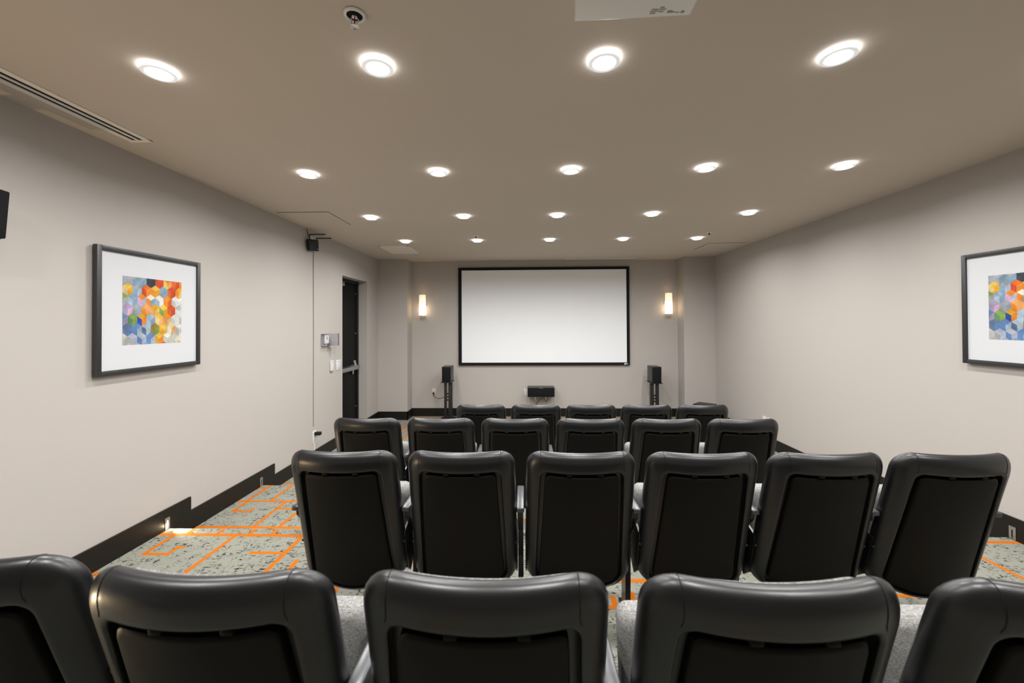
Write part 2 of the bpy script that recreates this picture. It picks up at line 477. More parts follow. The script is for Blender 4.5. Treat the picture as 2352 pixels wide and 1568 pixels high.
b.build('door_closer', M_STEEL, d, smooth=30)

# ------------------------------------------------------------------ downlights
LX0, LSX, LY0, LSY = -1.583, 0.962, 1.711, 1.224
def make_downlight():
    r = empty('ceiling_downlight', (0, 0, ZT))
    b = MB()      # slim trim ring a finger's width off the ceiling, bloom painted as glow
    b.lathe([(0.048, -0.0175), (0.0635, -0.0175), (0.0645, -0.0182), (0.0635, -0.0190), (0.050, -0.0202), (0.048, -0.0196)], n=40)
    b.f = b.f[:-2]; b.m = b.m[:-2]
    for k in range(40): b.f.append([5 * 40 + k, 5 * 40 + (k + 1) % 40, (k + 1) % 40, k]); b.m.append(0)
    b.build('trim_ring', M_RINGBLOOM, r, smooth=40)
    b = MB()      # opal lens filling the ring
    b.lathe([(0.0485, -0.0170), (0.0485, -0.0194), (0.03, -0.0199), (0.002, -0.0201)], n=24)
    b.f = [f for f in b.f if not (len(f) == 24 and max(f) < 24)]; b.m = [0] * len(b.f)
    b.build('lens', M_LENS, r, smooth=60)
    b = MB(); b.lathe([(0.0495, -0.0162), (0.0495, -0.0171)], n=24); b.build('light_stop_disc', M_TRIMW, r)  # added unseen disc that stops lens light leaking upward
    b = MB()      # added upward emitter, hidden above the ring, imitates a bloom halo
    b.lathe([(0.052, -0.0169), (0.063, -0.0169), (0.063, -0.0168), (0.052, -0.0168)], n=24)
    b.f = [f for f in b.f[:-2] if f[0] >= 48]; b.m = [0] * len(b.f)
    b.build('halo_emitter', M_HALO, r)
    ld = bpy.data.lights.new('lamp', 'AREA'); ld.shape = 'DISK'; ld.size = 0.094; ld.spread = math.radians(LAMP_SPREAD); ld.energy = LAMP_W; ld.color = (1.0, 0.99, 0.97)
    lo = bpy.data.objects.new('lamp', ld); COL.objects.link(lo); lo.parent = r; lo.location = (0, 0, -0.0210)
    return r
ROWN = {-2: 'second row behind the camera', -1: 'row above the nearest chairs', 0: 'nearest row of four in view', 1: 'second row from the camera', 2: 'third row from the camera', 3: 'row nearest the screen wall'}
ORD = ['leftmost', 'second from left', 'middle', 'second from right', 'rightmost']
ORD0 = ['leftmost', 'second from left', 'third from left', 'rightmost visible', 'fifth, beyond the right frame edge']
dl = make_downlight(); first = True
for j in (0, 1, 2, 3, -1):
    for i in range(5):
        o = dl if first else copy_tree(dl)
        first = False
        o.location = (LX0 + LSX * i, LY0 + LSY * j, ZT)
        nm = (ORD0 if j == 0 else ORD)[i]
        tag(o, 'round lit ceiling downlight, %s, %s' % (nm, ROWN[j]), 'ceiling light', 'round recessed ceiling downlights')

# ------------------------------------------------------------------ theatre chairs
AL = math.radians(15.6); CA, SA = math.cos(AL), math.sin(AL)
H0 = 0.885
def back_map(x, s, h):
    y = s * SA - h * CA - 0.0 + 0.85 * x * x - 0.035
    z = H0 - s * CA - h * SA
    return (x, y + 0.0, z)
def contour(wt, wb, s0, s1, rt, rb, sag=0.0, dip=0.0, nc=7, nh=12, ns=8):
    """rounded trapezoid: half-width wt at s0, wb at s1 (s runs down the back)"""
    P = []
    W_ = lambda s: wt + (wb - wt) * (s - s0) / (s1 - s0)
    xa = wt - rt
    for k in range(nh):                     # top, left to right
        x = -xa + 2 * xa * k / nh
        P.append((x, s0 + dip * (1 - (x / xa) ** 2)))
    for k in range(nc):
        a = PI / 2 * k / nc
        P.append((wt - rt + rt * math.sin(a), s0 + rt - rt * math.cos(a)))
    for k in range(ns):
        s = s0 + rt + (s1 - rb - s0 - rt) * k / ns
        P.append((W_(s), s))
    for k in range(nc):
        a = PI / 2 * k / nc
        P.append((wb - rb + rb * math.cos(a), s1 - rb + rb * math.sin(a)))
    xb = wb - rb
    for k in range(nh):
        x = xb - 2 * xb * k / nh
        P.append((x, s1 + sag * (1 - (x / xb) ** 2)))
    for k in range(nc):
        a = PI / 2 * k / nc
        P.append((-wb + rb - rb * math.sin(a), s1 - rb + rb * math.cos(a)))
    for k in range(ns):
        s = s1 - rb + (s0 + rt - s1 + rb) * k / ns
        P.append((-W_(s), s))
    for k in range(nc):
        a = PI / 2 * k / nc
        P.append((-wt + rt - rt * math.cos(a), s0 + rt - rt * math.sin(a)))
    return P
def lerpc(a, c, t): return [(p[0] + (q[0] - p[0]) * t, p[1] + (q[1] - p[1]) * t) for p, q in zip(a, c)]
def loft(rings, fmap, cap0=True, cap1=True):
    b = MB(); n = len(rings[0][0])
    for pts, h in rings:
        b.v += [fmap(x, s, h(x, s) if callable(h) else h) for x, s in pts]
    for i in range(len(rings) - 1):
        for k in range(n):
            k2 = (k + 1) % n
            b.f.append([i * n + k, i * n + k2, (i + 1) * n + k2, (i + 1) * n + k]); b.m.append(0)
    if cap0: b.f.append(list(range(n))[::-1]); b.m.append(0)
    if cap1: b.f.append([(len(rings) - 1) * n + k for k in range(n)]); b.m.append(0)
    return b

WT, WB, LEN = 0.236, 0.2415, 0.705
T2 = 0.036
OUT = contour(WT, WB, 0.0, LEN - 0.03, 0.070, 0.085, sag=0.03, dip=0.002)
PAN = contour(WT - 0.060, WB - 0.046, 0.078, LEN - 0.042, 0.030, 0.06, sag=0.03, dip=0.004)
def inset(a, e, c, dist=0.06): return lerpc(a, c, e / dist)

def make_chair():
    r = empty('theater_chair')
    # padded leather rim with the recess for the panel
    rings = [(lerpc(OUT, PAN, 0.9), -T2 + 0.004), (inset(OUT, 0.045, PAN), -T2)]
    for k in range(7, 0, -1):
        a = PI / 2 * k / 7
        rings.append((inset(OUT, 0.044 * (1 - math.cos(a)), PAN), -T2 * math.sin(a)))
    rings.append((OUT, 0.0))
    for k in range(1, 8):
        a = PI / 2 * k / 7
        rings.append((inset(OUT, 0.044 * (1 - math.cos(a)), PAN), T2 * math.sin(a)))
    rings += [(lerpc(OUT, PAN, 0.86), T2 + 0.001), (lerpc(OUT, PAN, 0.95), T2 - 0.001), (lerpc(OUT, PAN, 1.0), T2 - 0.006), (lerpc(OUT, PAN, 1.01), T2 - 0.024)]
    inner = contour(WT - 0.11, WB - 0.10, 0.15, LEN - 0.12, 0.03, 0.05)
    rings += [(inner, T2 - 0.026)]
    loft(rings, back_map).build('backrest', M_LEATHER, r, smooth=50)
    # moulded rear panel, sitting in the recess
    pa = contour(WT - 0.081, WB - 0.062, 0.094, LEN - 0.050, 0.022, 0.055, sag=0.03, dip=0.004)
    pc = contour(WT - 0.13, WB - 0.13, 0.20, LEN - 0.20, 0.022, 0.04)
    rg = [(pa, T2 - 0.0245), (pa, T2 - 0.007), (lerpc(pa, pc, 0.05), T2 - 0.003), (lerpc(pa, pc, 0.12), T2 - 0.0025), (lerpc(pa, pc, 0.5), T2 - 0.001), (pc, T2 + 0.0005)]
    for t in (0.35, 0.7):
        rg.append((lerpc(pc, [(0, (p[1] - 0.35) * 0.0 + 0.35 + (p[1] - 0.35) * 0.3) for p in pc], t), T2 + 0.0008))
    loft(rg, back_map).build('back_panel', M_SHELL, r, smooth=40)
    for x in (-0.055, 0.075):
        b = MB()
        b.box((-0.012, -0.014, -0.006), (0.012, 0.014, 0.006), 0.003, mat=Matrix.Translation(Vector(back_map(x, 0.087, T2 - 0.014))))
        b.build('panel_tab', M_SHELL, r, smooth=40)
    for sx in (-1, 1):
        b = MB()
        xs = WT - 0.062
        pts = [back_map(sx * xs, 0.0008 + 1.3 * 0.044 * (1 - math.cos(a)), (T2 - 0.0004) * math.sin(a)) for a in [PI / 2 * k / 8 for k in range(-3, 9)]]
        pts += [back_map(sx * (xs + 0.004 * t), 0.058 + 0.014 * t, T2 + 0.0002) for t in (0.4, 0.9)]
        b.tube(pts, 0.0010, 6)
        b.build('seam', M_SEAM, r, smooth=60)
    # upholstered front of the backrest
    fa = contour(WT - 0.035, WB - 0.03, 0.035, LEN - 0.10, 0.05, 0.06)
    fb = contour(WT - 0.075, WB - 0.07, 0.075, LEN - 0.14, 0.04, 0.05)
    bulge = lambda x, s: -T2 - 0.022 - 0.028 * math.exp(-((s - 0.45) / 0.16) ** 2)
    rg = [(fa, -T2 + 0.006), (fa, -T2 - 0.008), (lerpc(fa, fb, 0.3), -T2 - 0.017), (fb, bulge)]
    for t in (0.3, 0.6, 0.9):
        rg.append((lerpc(fb, [(p[0] * 0.15, 0.32 + (p[1] - 0.32) * 0.9) for p in fb], t), bulge))
    loft(rg, back_map).build('back_cushion', M_FABRIC, r, smooth=50)
    # tipped-up seat
    sc = contour(0.222, 0.212, 0.0, 0.40, 0.030, 0.04)
    si = contour(0.16, 0.15, 0.055, 0.345, 0.03, 0.03)
    smap = lambda x, s, h: (x, 0.282 - 0.045 * s - h, 0.636 - s)
    rg = [(lerpc(sc, si, 0.1), -0.02)]
    rg += [(lerpc(sc, si, 0.0), -0.018)]
    for k in range(0, 7):
        a = PI / 2 * k / 6
        rg.append((lerpc(sc, si, 0.42 * (1 - math.cos(a))), 0.008 + 0.034 * math.sin(a)))
    rg += [(si, 0.046), (lerpc(si, [(p[0] * 0.1, 0.2 + (p[1] - 0.2) * 0.7) for p in si], 0.6), 0.049)]
    seat = loft(rg, smap).build('seat', M_FABRIC, r, smooth=60)
    pn = contour(0.207, 0.198, 0.008, 0.392, 0.05, 0.05)
    pi_ = contour(0.16, 0.15, 0.06, 0.34, 0.03, 0.03)
    loft([(pn, -0.016), (pn, -0.03), (lerpc(pn, pi_, 0.4), -0.048), (pi_, -0.055)], smap).build('seat_pan', M_SHELL, seat, smooth=40)
    for sx in (-1, 1):
        side_bracket(r, sx)
    arm(r, 0.2560)
    return r

def side_bracket(r, sx):
    b = MB()
    b.prism([(0.118, 0.47), (0.20, 0.50), (0.30, 0.42), (0.30, 0.30), (0.22, 0.24), (0.170, 0.28)], 'x', sx * 0.2410, sx * 0.232)
    br = b.build('side_bracket', M_BLKMETAL, r)
    b = MB(); b.lathe([(0.002, 0.004), (0.005, 0.003), (0.006, 0.0)], (sx * 0.2365, 0.118, 0.43), 10, 'y')
    b.lathe([(0.006, -0.004), (0.006, 0.004)], (sx * 0.2365, 0.135, 0.43), 10, 'x')
    b.build('bolt', M_BLKMETAL, br, smooth=40)

def arm(r, x):
    # slim steel standard with its floor foot, and the armrest on top
    b = MB()
    b.prism([(0.255, 0.012), (0.335, 0.012), (0.325, 0.30), (0.300, 0.585), (0.105, 0.585), (0.110, 0.55), (0.215, 0.44), (0.245, 0.30)], 'x', x - 0.0125, x + 0.0125)
    b.build('standard', M_BLKMETAL, r)
    b = MB(); b.box((x - 0.0175, 0.20, 0.0), (x + 0.0175, 0.385, 0.012), 0.004)
    b.lathe([(0.002, 0.019), (0.008, 0.017), (0.009, 0.012)], (x - 0.008, 0.222, 0), 10)
    b.lathe([(0.002, 0.019), (0.008, 0.017), (0.009, 0.012)], (x + 0.008, 0.365, 0), 10)
    b.build('floor_foot', M_BLKMETAL, r, smooth=40)
    b = MB(); b.box((x - 0.0175, 0.075, 0.583), (x + 0.0175, 0.335, 0.605), 0.006, seg=3)
    b.build('armrest', M_ARM, r, smooth=40)

M_ARM = mat('armrest_plastic', (0.05, 0.052, 0.058), 0.28, 0.6, bump=(500, 0.1, 0.0005))
ROWS = [  # name, y of the rim top, floor z, x centres
    ('front row nearest the screen', 3.825, 0.0, [-0.415, 0.104, 0.621, 1.138, 1.655], 'front row'),
    ('second row from the screen', 2.805, 0.109, [-1.108, -0.588, -0.068, 0.451, 0.970, 1.487], 'second row'),
    ('third row from the screen', 1.752, 0.213, [-0.798, -0.279, 0.240, 0.757, 1.272, 1.788], 'third row'),
    ('row nearest the camera', 0.757, 0.299, [-1.150, -0.611, -0.078, 0.451, 0.997], 'nearest row'),
]
ORDN = {5: ['leftmost', 'second from left', 'middle', 'fourth from left', 'rightmost'],
        6: ['leftmost', 'second from left', 'third from left', 'fourth from left', 'fifth from left', 'rightmost']}
proto = make_chair(); first = True; row_ends = []
for rn, y, z, xs, grp in ROWS:
    for i, x in enumerate(xs):
        c = proto if first else copy_tree(proto)
        first = False
        c.location = (x, y + (0.035 if x < -1.13 and y < 1 else 0.0), z)
        extra = ''
        if 'camera' in rn and i in (0, 4): extra = ', cut by frame edge'
        tag(c, 'black leather theater chair, %s in the %s%s' % (ORDN[len(xs)][i], rn, extra), 'chair', 'theater chairs in the ' + grp)
        if i == 0:
            row_ends.append(c)
for c in row_ends:      # only the chair at the left end of a row has a second armrest
    arm(c, -0.250)

# ------------------------------------------------------------------ projection screen
YS = YF
s = empty('projection_screen', (0.336, YS, 1.77), label='large white projection screen in black frame on front wall', cat='screen')
def lx(x, y, z): return (x - 0.336, y - YS, z - 1.77)
X0, X1, Z0, Z1 = -1.170, 1.841, 0.905, 2.635
b = MB()
for lo, hi in (((X0, YS - 0.045, Z0), (X0 + 0.058, YS - 0.003, Z1)), ((X1 - 0.05, YS - 0.045, Z0), (X1, YS - 0.003, Z1)),
               ((X0 + 0.058, YS - 0.045, Z0), (X1 - 0.05, YS - 0.003, Z0 + 0.048)), ((X0 + 0.058, YS - 0.045, Z1 - 0.048), (X1 - 0.05, YS - 0.003, Z1))):
    b.box(lx(*lo), lx(*hi), 0.003)
b.build('screen_frame', M_SCRFR, s, smooth=30)
b = MB(); b.box(lx(X0 + 0.05, YS - 0.036, Z0 + 0.04), lx(X1 - 0.045, YS - 0.03, Z1 - 0.04))
b.build('screen_fabric', M_SCREEN, s)
b = MB()
b.prism([lx(1.735, 0, 0.915)[::2], lx(1.770, 0, 0.915)[::2], lx(1.785, 0, 0.942)[::2], lx(1.750, 0, 0.942)[::2]], 'y', -0.0475, -0.044)
for z0 in (0.917, 0.928, 0.939):
    b.box(lx(1.782, YS - 0.0475, z0), lx(1.806, YS - 0.044, z0 + 0.004))
b.box(lx(1.800, YS - 0.0475, 0.917), lx(1.806, YS - 0.044, 0.943))
b.build('maker_badge', M_WHITE, s)

# ------------------------------------------------------------------ wall sconces
def sconce(x, z0, label):
    r = empty('wall_sconce', (x, YF - 0.085, z0), label=label, cat='wall lamp', group='opal glass wall sconces beside the screen')
    b = MB(); b.lathe([(0.058, 0.0), (0.061, 0.004), (0.060, 0.18), (0.058, 0.362), (0.054, 0.366), (0.052, 0.362), (0.054, 0.18), (0.055, 0.006)], n=32)
    b.build('lamp_shade', M_SHADE, r, smooth=40)
    b = MB(); b.lathe([(0.056, -0.012), (0.059, -0.010), (0.059, 0.002), (0.02, 0.004)], n=28)
    b.build('shade_cap', M_STEEL, r, smooth=40)
    b = MB(); b.lathe([(0.055, 0.085), (0.055, 0.075), (0.04, 0.070), (0.012, 0.068), (0.012, 0.04)], (0.0, 0, 0.20), 24, 'y')
    b.build('wall_plate', M_CHROME, r, smooth=40)
    return r
sconce(-1.800, 1.790, 'lit opal glass wall sconce left of the projection screen')
sconce(2.505, 1.793, 'lit opal glass wall sconce right of the projection screen')

# ------------------------------------------------------------------ speakers on stands
def speaker(x0, x1, yf, z0, z1, label, grp):
    cx = (x0 + x1) / 2
    r = empty('bookshelf_speaker', (cx, yf + 0.14, z0), label=label, cat='speaker', group=grp)
    w = (x1 - x0) / 2
    b = MB(); b.box((-w, -0.125, 0), (w, 0.14, z1 - z0), 0.003); b.build('cabinet', M_VINYL, r, smooth=30)
    b = MB(); b.box((-w + 0.003, -0.14, 0.003), (w - 0.003, -0.124, z1 - z0 - 0.003), 0.005); b.build('grille', M_CLOTH, r, smooth=30)
def stand(x0, x1, yf, zt, cols, rungs, label, grp):
    cx = (x0 + x1) / 2
    r = empty('speaker_stand', (cx, yf + 0.14, 0), label=label, cat='speaker stand', group=grp)
    w = (x1 - x0) / 2
    b = MB(); b.box((-w - 0.02, -0.15, zt - 0.010), (w + 0.015, 0.15, zt - 0.0005), 0.002); b.build('top_plate', M_BLKMETAL, r)
    for a, c in cols:
        b = MB(); b.box((a - cx, -0.05, 0.025), (c - cx, 0.02, zt - 0.01), 0.004); b.build('column', M_BLKMETAL, r, smooth=30)
    for z in rungs:
        b = MB(); b.box((cols[0][1] - cx - 0.002, -0.035, z - 0.011), (cols[1][0] - cx + 0.002, 0.01, z + 0.011), 0.003); b.build('rung', M_BLKMETAL, r)
    b = MB(); b.box((-w - 0.05, -0.16, 0.018), (w + 0.05, 0.16, 0.030), 0.003); b.build('base_plate', M_BLKMETAL, r)
    for sx in (-1, 1):
        for sy in (-1, 1):
            b = MB(); b.lathe([(0.003, 0.0), (0.007, 0.018), (0.010, 0.030), (0.010, 0.042), (0.003, 0.044)], (sx * (w + 0.035), sy * 0.14, 0), 10)
            b.build('spike', M_CHROME, r, smooth=40)
speaker(-1.383, -1.233, 6.75, 0.667, 0.924, 'black bookshelf speaker on the stand left of the screen', 'front speakers on stands')
stand(-1.383, -1.233, 6.75, 0.667, [(-1.362, -1.322), (-1.290, -1.226)], (0.455, 0.405, 0.352), 'black twin column speaker stand left of the screen', 'speaker stands')
speaker(2.096, 2.247, 6.75, 0.653, 0.918, 'black bookshelf speaker on the stand right of the screen', 'front speakers on stands')
stand(2.096, 2.247, 6.75, 0.653, [(2.092, 2.148), (2.186, 2.230)], (0.430, 0.378, 0.330), 'black twin column speaker stand right of the screen', 'speaker stands')

# centre speaker on the wall
r = empty('center_speaker', (0.279, 7.06, 0.385), label='wide black center speaker mounted on wall below screen', cat='speaker')
b = MB(); b.box((-0.230, -0.09, 0), (0.230, 0.13, 0.160), 0.003); b.build('cabinet', M_VINYL, r, smooth=30)
b = MB(); b.box((-0.227, -0.105, 0.003), (0.227, -0.089, 0.157), 0.005); b.build('grille', M_CLOTH, r, smooth=30)
b = MB(); b.box((-0.035, -0.1065, 0.150), (0.035, -0.1045, 0.156)); b.build('badge', M_STEEL, r)
for sx in (-1, 1):
    b = MB()
    b.box((sx * 0.095 - 0.012, -0.03, -0.004), (sx * 0.095 + 0.012, 0.160, 0.0))
    b.box((sx * 0.095 - 0.012, 0.157, -0.10), (sx * 0.095 + 0.012, 0.161, 0.0))
    b.build('bracket', M_GRILLE, r)
b = MB()
b.tube([(0.03, 0.10, 0.0), (0.015, 0.11, -0.05), (-0.03, 0.13, -0.10), (-0.08, 0.14, -0.17), (-0.10, 0.14, -0.26), (-0.11, 0.14, -0.375)], 0.004)
b.tube([(0.03, 0.10, 0.0), (0.05, 0.12, -0.06), (0.09, 0.13, -0.11), (0.105, 0.13, -0.125), (0.115, 0.12, -0.09), (0.11, 0.10, 0.0)], 0.004)
b.build('cable', M_BLACK, r, smooth=60)

# subwoofer in the corner
r = empty('subwoofer', (2.762, 6.345, 0), rz=math.radians(-43), label='low black subwoofer box in the right front corner of floor', cat='speaker')
b = MB(); b.box((-0.125, -0.115, 0.02), (0.125, 0.125, 0.380), 0.006); b.build('cabinet', M_BLACK, r, smooth=30)
b = MB(); b.box((-0.122, -0.128, 0.03), (0.122, -0.114, 0.370), 0.006); b.build('grille', M_CLOTH, r, smooth=30)
b = MB(); b.box((-0.132, -0.125, 0.3795), (0.132, 0.130, 0.394), 0.004); b.build('top_board', M_SCRFR, r, smooth=30)
for sx in (-1, 1):
    for sy in (-1, 1):
        b = MB(); b.lathe([(0.014, 0.0), (0.018, 0.004), (0.018, 0.022)], (sx * 0.10, 0.005 + sy * 0.09, 0), 12); b.build('foot', M_BLACK, r, smooth=40)

# ------------------------------------------------------------------ framed pictures
CP = {
 'g': (0.45, 0.46, 0.50), 'G': (0.36, 0.40, 0.45), 'k': (0.045, 0.06, 0.08), 'b': (0.27, 0.42, 0.55), 'B': (0.14, 0.27, 0.55), 'l': (0.45, 0.57, 0.68),
 's': (0.13, 0.20, 0.35), 'n': (0.03, 0.08, 0.42), 'r': (0.72, 0.085, 0.025), 'R': (0.82, 0.16, 0.025), 'o': (0.90, 0.30, 0.035), 'O': (0.90, 0.42, 0.14),
 'y': (0.88, 0.58, 0.10), 'Y': (0.85, 0.42, 0.02), 'e': (0.80, 0.62, 0.30), 'w': (0.80, 0.80, 0.78), 'c': (0.85, 0.80, 0.66), 'v': (0.40, 0.33, 0.48),
 'm': (0.72, 0.42, 0.66), 'L': (0.52, 0.55, 0.68), 'u': (0.25, 0.40, 0.10), 'U': (0.14, 0.30, 0.13), 'q': (0.35, 0.27, 0.06), 'a': (0.55, 0.55, 0.50), 'z': (0.16, 0.42, 0.72)}
# rows of honeycomb cells, each three tones: top, left, right lozenge
HX = [
 ['ggG', 'ggb', 'gbb', 'kkk', 'rrr', 'oyO', 'RRr', 'ooO'],
 ['yeY', 'Gbl', 'Rro', 'yoY', 'bGb', 'rRr', 'Yoe', 'oOo'],
 ['uug', 'blb', 'omL', 'cob', 'wlw', 'ooR', 'waw', 'www'],
 ['vvm', 'GGG', 'OoO', 'YOy', 'yuY', 'rRr', 'aww', 'www'],
 ['Bsv', 'uUu', 'Yno', 'llb', 'yeO', 'oOe', 'www', 'waw'],
 ['ssB', 'BBl', 'lsl', 'qqu', 'yYy', 'ewO', 'caw', 'www'],
 ['aga', 'LgL', 'LBL', 'BBL', 'yYo', 'caa', 'aac', 'wca'],
 ['agg', 'gLl', 'zzl', 'gla', 'Roo', 'aca', 'aaa', 'aca'],
]
def clip(poly, x0, x1, y0, y1):
    def cut(P, inside, inter):
        R = []
        for i in range(len(P)):
            a, c = P[i - 1], P[i]
            if inside(c):
                if not inside(a): R.append(inter(a, c))
                R.append(c)
            elif inside(a): R.append(inter(a, c))
        return R
    for ax, v, sg in ((0, x0, 1), (0, x1, -1), (1, y0, 1), (1, y1, -1)):
        if not poly: return poly
        ins = lambda p: sg * (p[ax] - v) >= -1e-9
        def itr(a, c):
            t = (v - a[ax]) / (c[ax] - a[ax])
            return (a[0] + t * (c[0] - a[0]), a[1] + t * (c[1] - a[1]))
        poly = cut(poly, ins, itr)
    return poly

def art_mat():
    m = mat('art_print', (1, 1, 1), 0.35, 0.3)
    nt = m.node_tree; b_ = nt.nodes['Principled BSDF']
    at = nt.nodes.new('ShaderNodeVertexColor'); at.layer_name = 'ink'
    tc = nt.nodes.new('ShaderNodeTexCoord')
    n = nt.nodes.new('ShaderNodeTexNoise'); n.inputs['Scale'].default_value = 22; n.inputs['Detail'].default_value = 6
    nt.links.new(tc.outputs['Object'], n.inputs['Vector'])
    mr = nt.nodes.new('ShaderNodeMapRange'); mr.inputs[1].default_value = 0.3; mr.inputs[2].default_value = 0.7; mr.inputs[3].default_value = 0.46; mr.inputs[4].default_value = 0.80
    nt.links.new(n.outputs['Fac'], mr.inputs[0])
    hs = nt.nodes.new('ShaderNodeHueSaturation')
    nt.links.new(at.outputs['Color'], hs.inputs['Color']); nt.links.new(mr.outputs[0], hs.inputs['Value'])
    nt.links.new(hs.outputs[0], b_.inputs['Base Color'])
    return m
M_ART = art_mat()

def picture(side, label):
    """frame front outer 0.755 wide x 0.777 tall; local u runs left to right as seen, n out of the wall"""
    yc = 2.664 if side < 0 else 2.664
    zc = 1.732
    x = XL if side < 0 else XR
    r = empty('framed_picture', (x, yc, zc), label=label, cat='picture')
    def P(u, v, n):                       # seen from the room
        return (-side * n, -side * u, v) if side < 0 else (-n, -u, v)
    def pm(mb, u0, u1, v0, v1, n0, n1, bev=0):
        a, c = P(u0, v0, n0), P(u1, v1, n1)
        mb.box([min(a[i], c[i]) for i in range(3)], [max(a[i], c[i]) for i in range(3)], bev)
    U, V, F = 0.378, 0.388, 0.029
    b = MB()
    pm(b, -U, -U + F, -V, V, 0.010, 0.038, 0.002); pm(b, U - F, U, -V, V, 0.010, 0.038, 0.002)
    pm(b, -U + F, U - F, -V, -V + F, 0.010, 0.038, 0.002); pm(b, -U + F, U - F, V - F, V, 0.010, 0.038, 0.002)
    b.build('frame', M_FRAME, r, smooth=30)
    b = MB(); pm(b, -U + 0.02, U - 0.02, -V + 0.02, V - 0.02, 0.004, 0.026)
    b.build('mat_board', M_MATB, r)
    # print
    q = 0.2165; k = 0.004
    b = MB(); cols = []
    w, h = 0.1465, 0.196
    def face(poly, ch, jit):
        poly = clip(poly, 0, 1, 0, 1)
        if len(poly) < 3: return
        b.add([P((p[0] - 0.5) * 2 * q, (0.5 - p[1]) * 2 * q + 0.001 + k, 0.0268) for p in poly], [list(range(len(poly)))])
        cc = [min(1, c * jit) for c in CP[ch]]
        cols.append(cc)
    for j, row in enumerate(HX):
        v0 = 0.045 + 0.146 * j
        for i, tri in enumerate(row):
            u0 = 0.005 + w * i + (w / 2 if j % 2 == 0 else 0.07)
            if j % 2 == 0: u0 = 0.0 + w * i + 0.15 - w
            c0 = (u0, v0)
            t, tr, br, bo, bl, tl = (u0, v0 - h / 2), (u0 + w / 2, v0 - h / 4), (u0 + w / 2, v0 + h / 4), (u0, v0 + h / 2), (u0 - w / 2, v0 + h / 4), (u0 - w / 2, v0 - h / 4)
            face([t, tr, c0, tl], tri[0], random.uniform(0.95, 1.05))
            face([tl, c0, bo, bl], tri[1], random.uniform(0.9, 1.02))
            face([c0, tr, br, bo], tri[2], random.uniform(0.86, 1.0))
    pr = b.build('art_print', M_ART, r)
    ca = pr.data.color_attributes.new('ink', 'FLOAT_COLOR', 'CORNER')
    for poly, cc in zip(pr.data.polygons, cols):
        for li in poly.loop_indices: ca.data[li].color = (*cc, 1)
    return r
picture(-1, 'black framed honeycomb print with white mat on left wall')
picture(1, 'black framed honeycomb print with white mat on right wall')

# ------------------------------------------------------------------ step lights in the baseboards
def step_light(side, y, zf, lit, label, watt=0.25):
    x = XL + BT if side < 0 else XR - BT
    sg = 1 if side < 0 else -1
    r = empty('step_light', (x, y, zf + 0.004), label=label, cat='step light', group='step lights in the baseboards')
    def bx(mb, n0, n1, a0, a1, z0, z1, bev=0):
        xs_ = sorted((sg * n0, sg * n1))
        mb.box((xs_[0], a0, z0), (xs_[1], a1, z1), bev)
    b = MB(); bx(b, 0.0, 0.004, -0.019, 0.019, 0, 0.082, 0.0015)
    b.build('face_plate', M_STEEL, r, smooth=30)
    b = MB(); bx(b, 0.0035, 0.005, -0.004, 0.004, 0.012, 0.062, 0.0005)
    b.build('light_slot', M_STEPLENS if lit else M_SLOT, r)
    if lit:       # small bare glow plus the louvred beam that skims the tread
        ld = bpy.data.lights.new('lamp', 'POINT'); ld.energy = watt; ld.color = (1.0, 0.72, 0.42); ld.shadow_soft_size = 0.008
        lo = bpy.data.objects.new('lamp', ld); COL.objects.link(lo); lo.parent = r; lo.location = (sg * 0.020, 0.0, 0.022)
        ld = bpy.data.lights.new('lamp_beam', 'SPOT'); ld.energy = 18.0; ld.color = (1.0, 0.86, 0.66); ld.shadow_soft_size = 0.006
        ld.spot_size = math.radians(80); ld.spot_blend = 1.0
        lo = bpy.data.objects.new('lamp_beam', ld); COL.objects.link(lo); lo.parent = r; lo.location = (sg * 0.016, 0.006, 0.030)
        lo.rotation_euler = Vector((sg * 1.0, 0.0, -0.10)).to_track_quat('-Z', 'Y').to_euler()
    return r
step_light(-1, 2.783, 0.213, True, 'lit steel step light in the left baseboard nearest the camera')
step_light(-1, 3.80, 0.109, False, 'unlit steel step light in left baseboard, farther from the camera')
step_light(1, 2.775, 0.213, False, 'unlit steel step light in the right baseboard')
step_light(-1, 0.753, 0.425, True, 'lit step light in left baseboard beyond the left frame edge', 30.0)

# ------------------------------------------------------------------ ceiling fittings
# linear slot diffuser
r = empty('linear_air_diffuser', (-2.305, 1.4, ZT), label='long linear air diffuser with two dark slots beside left wall', cat='air vent')
x0, x1, y0, y1 = -0.065, 0.066, -2.2, 0.98
b = MB()
for a, c in ((x0, x0 + 0.033), (-0.009, 0.009), (x1 - 0.033, x1)):
    b.box((a, y0, -0.006), (c, y1, -0.0005), 0.001)
b.box((x0, y1 - 0.028, -0.0062), (x1, y1, -0.0005), 0.001)
b.build('diffuser_frame', M_GRILLE, r)
b = MB(); b.box((x0 + 0.03, y0, -0.002), (x1 - 0.03, y1 - 0.02, -0.0008)); b.build('dark_slots', M_SLOT, r)

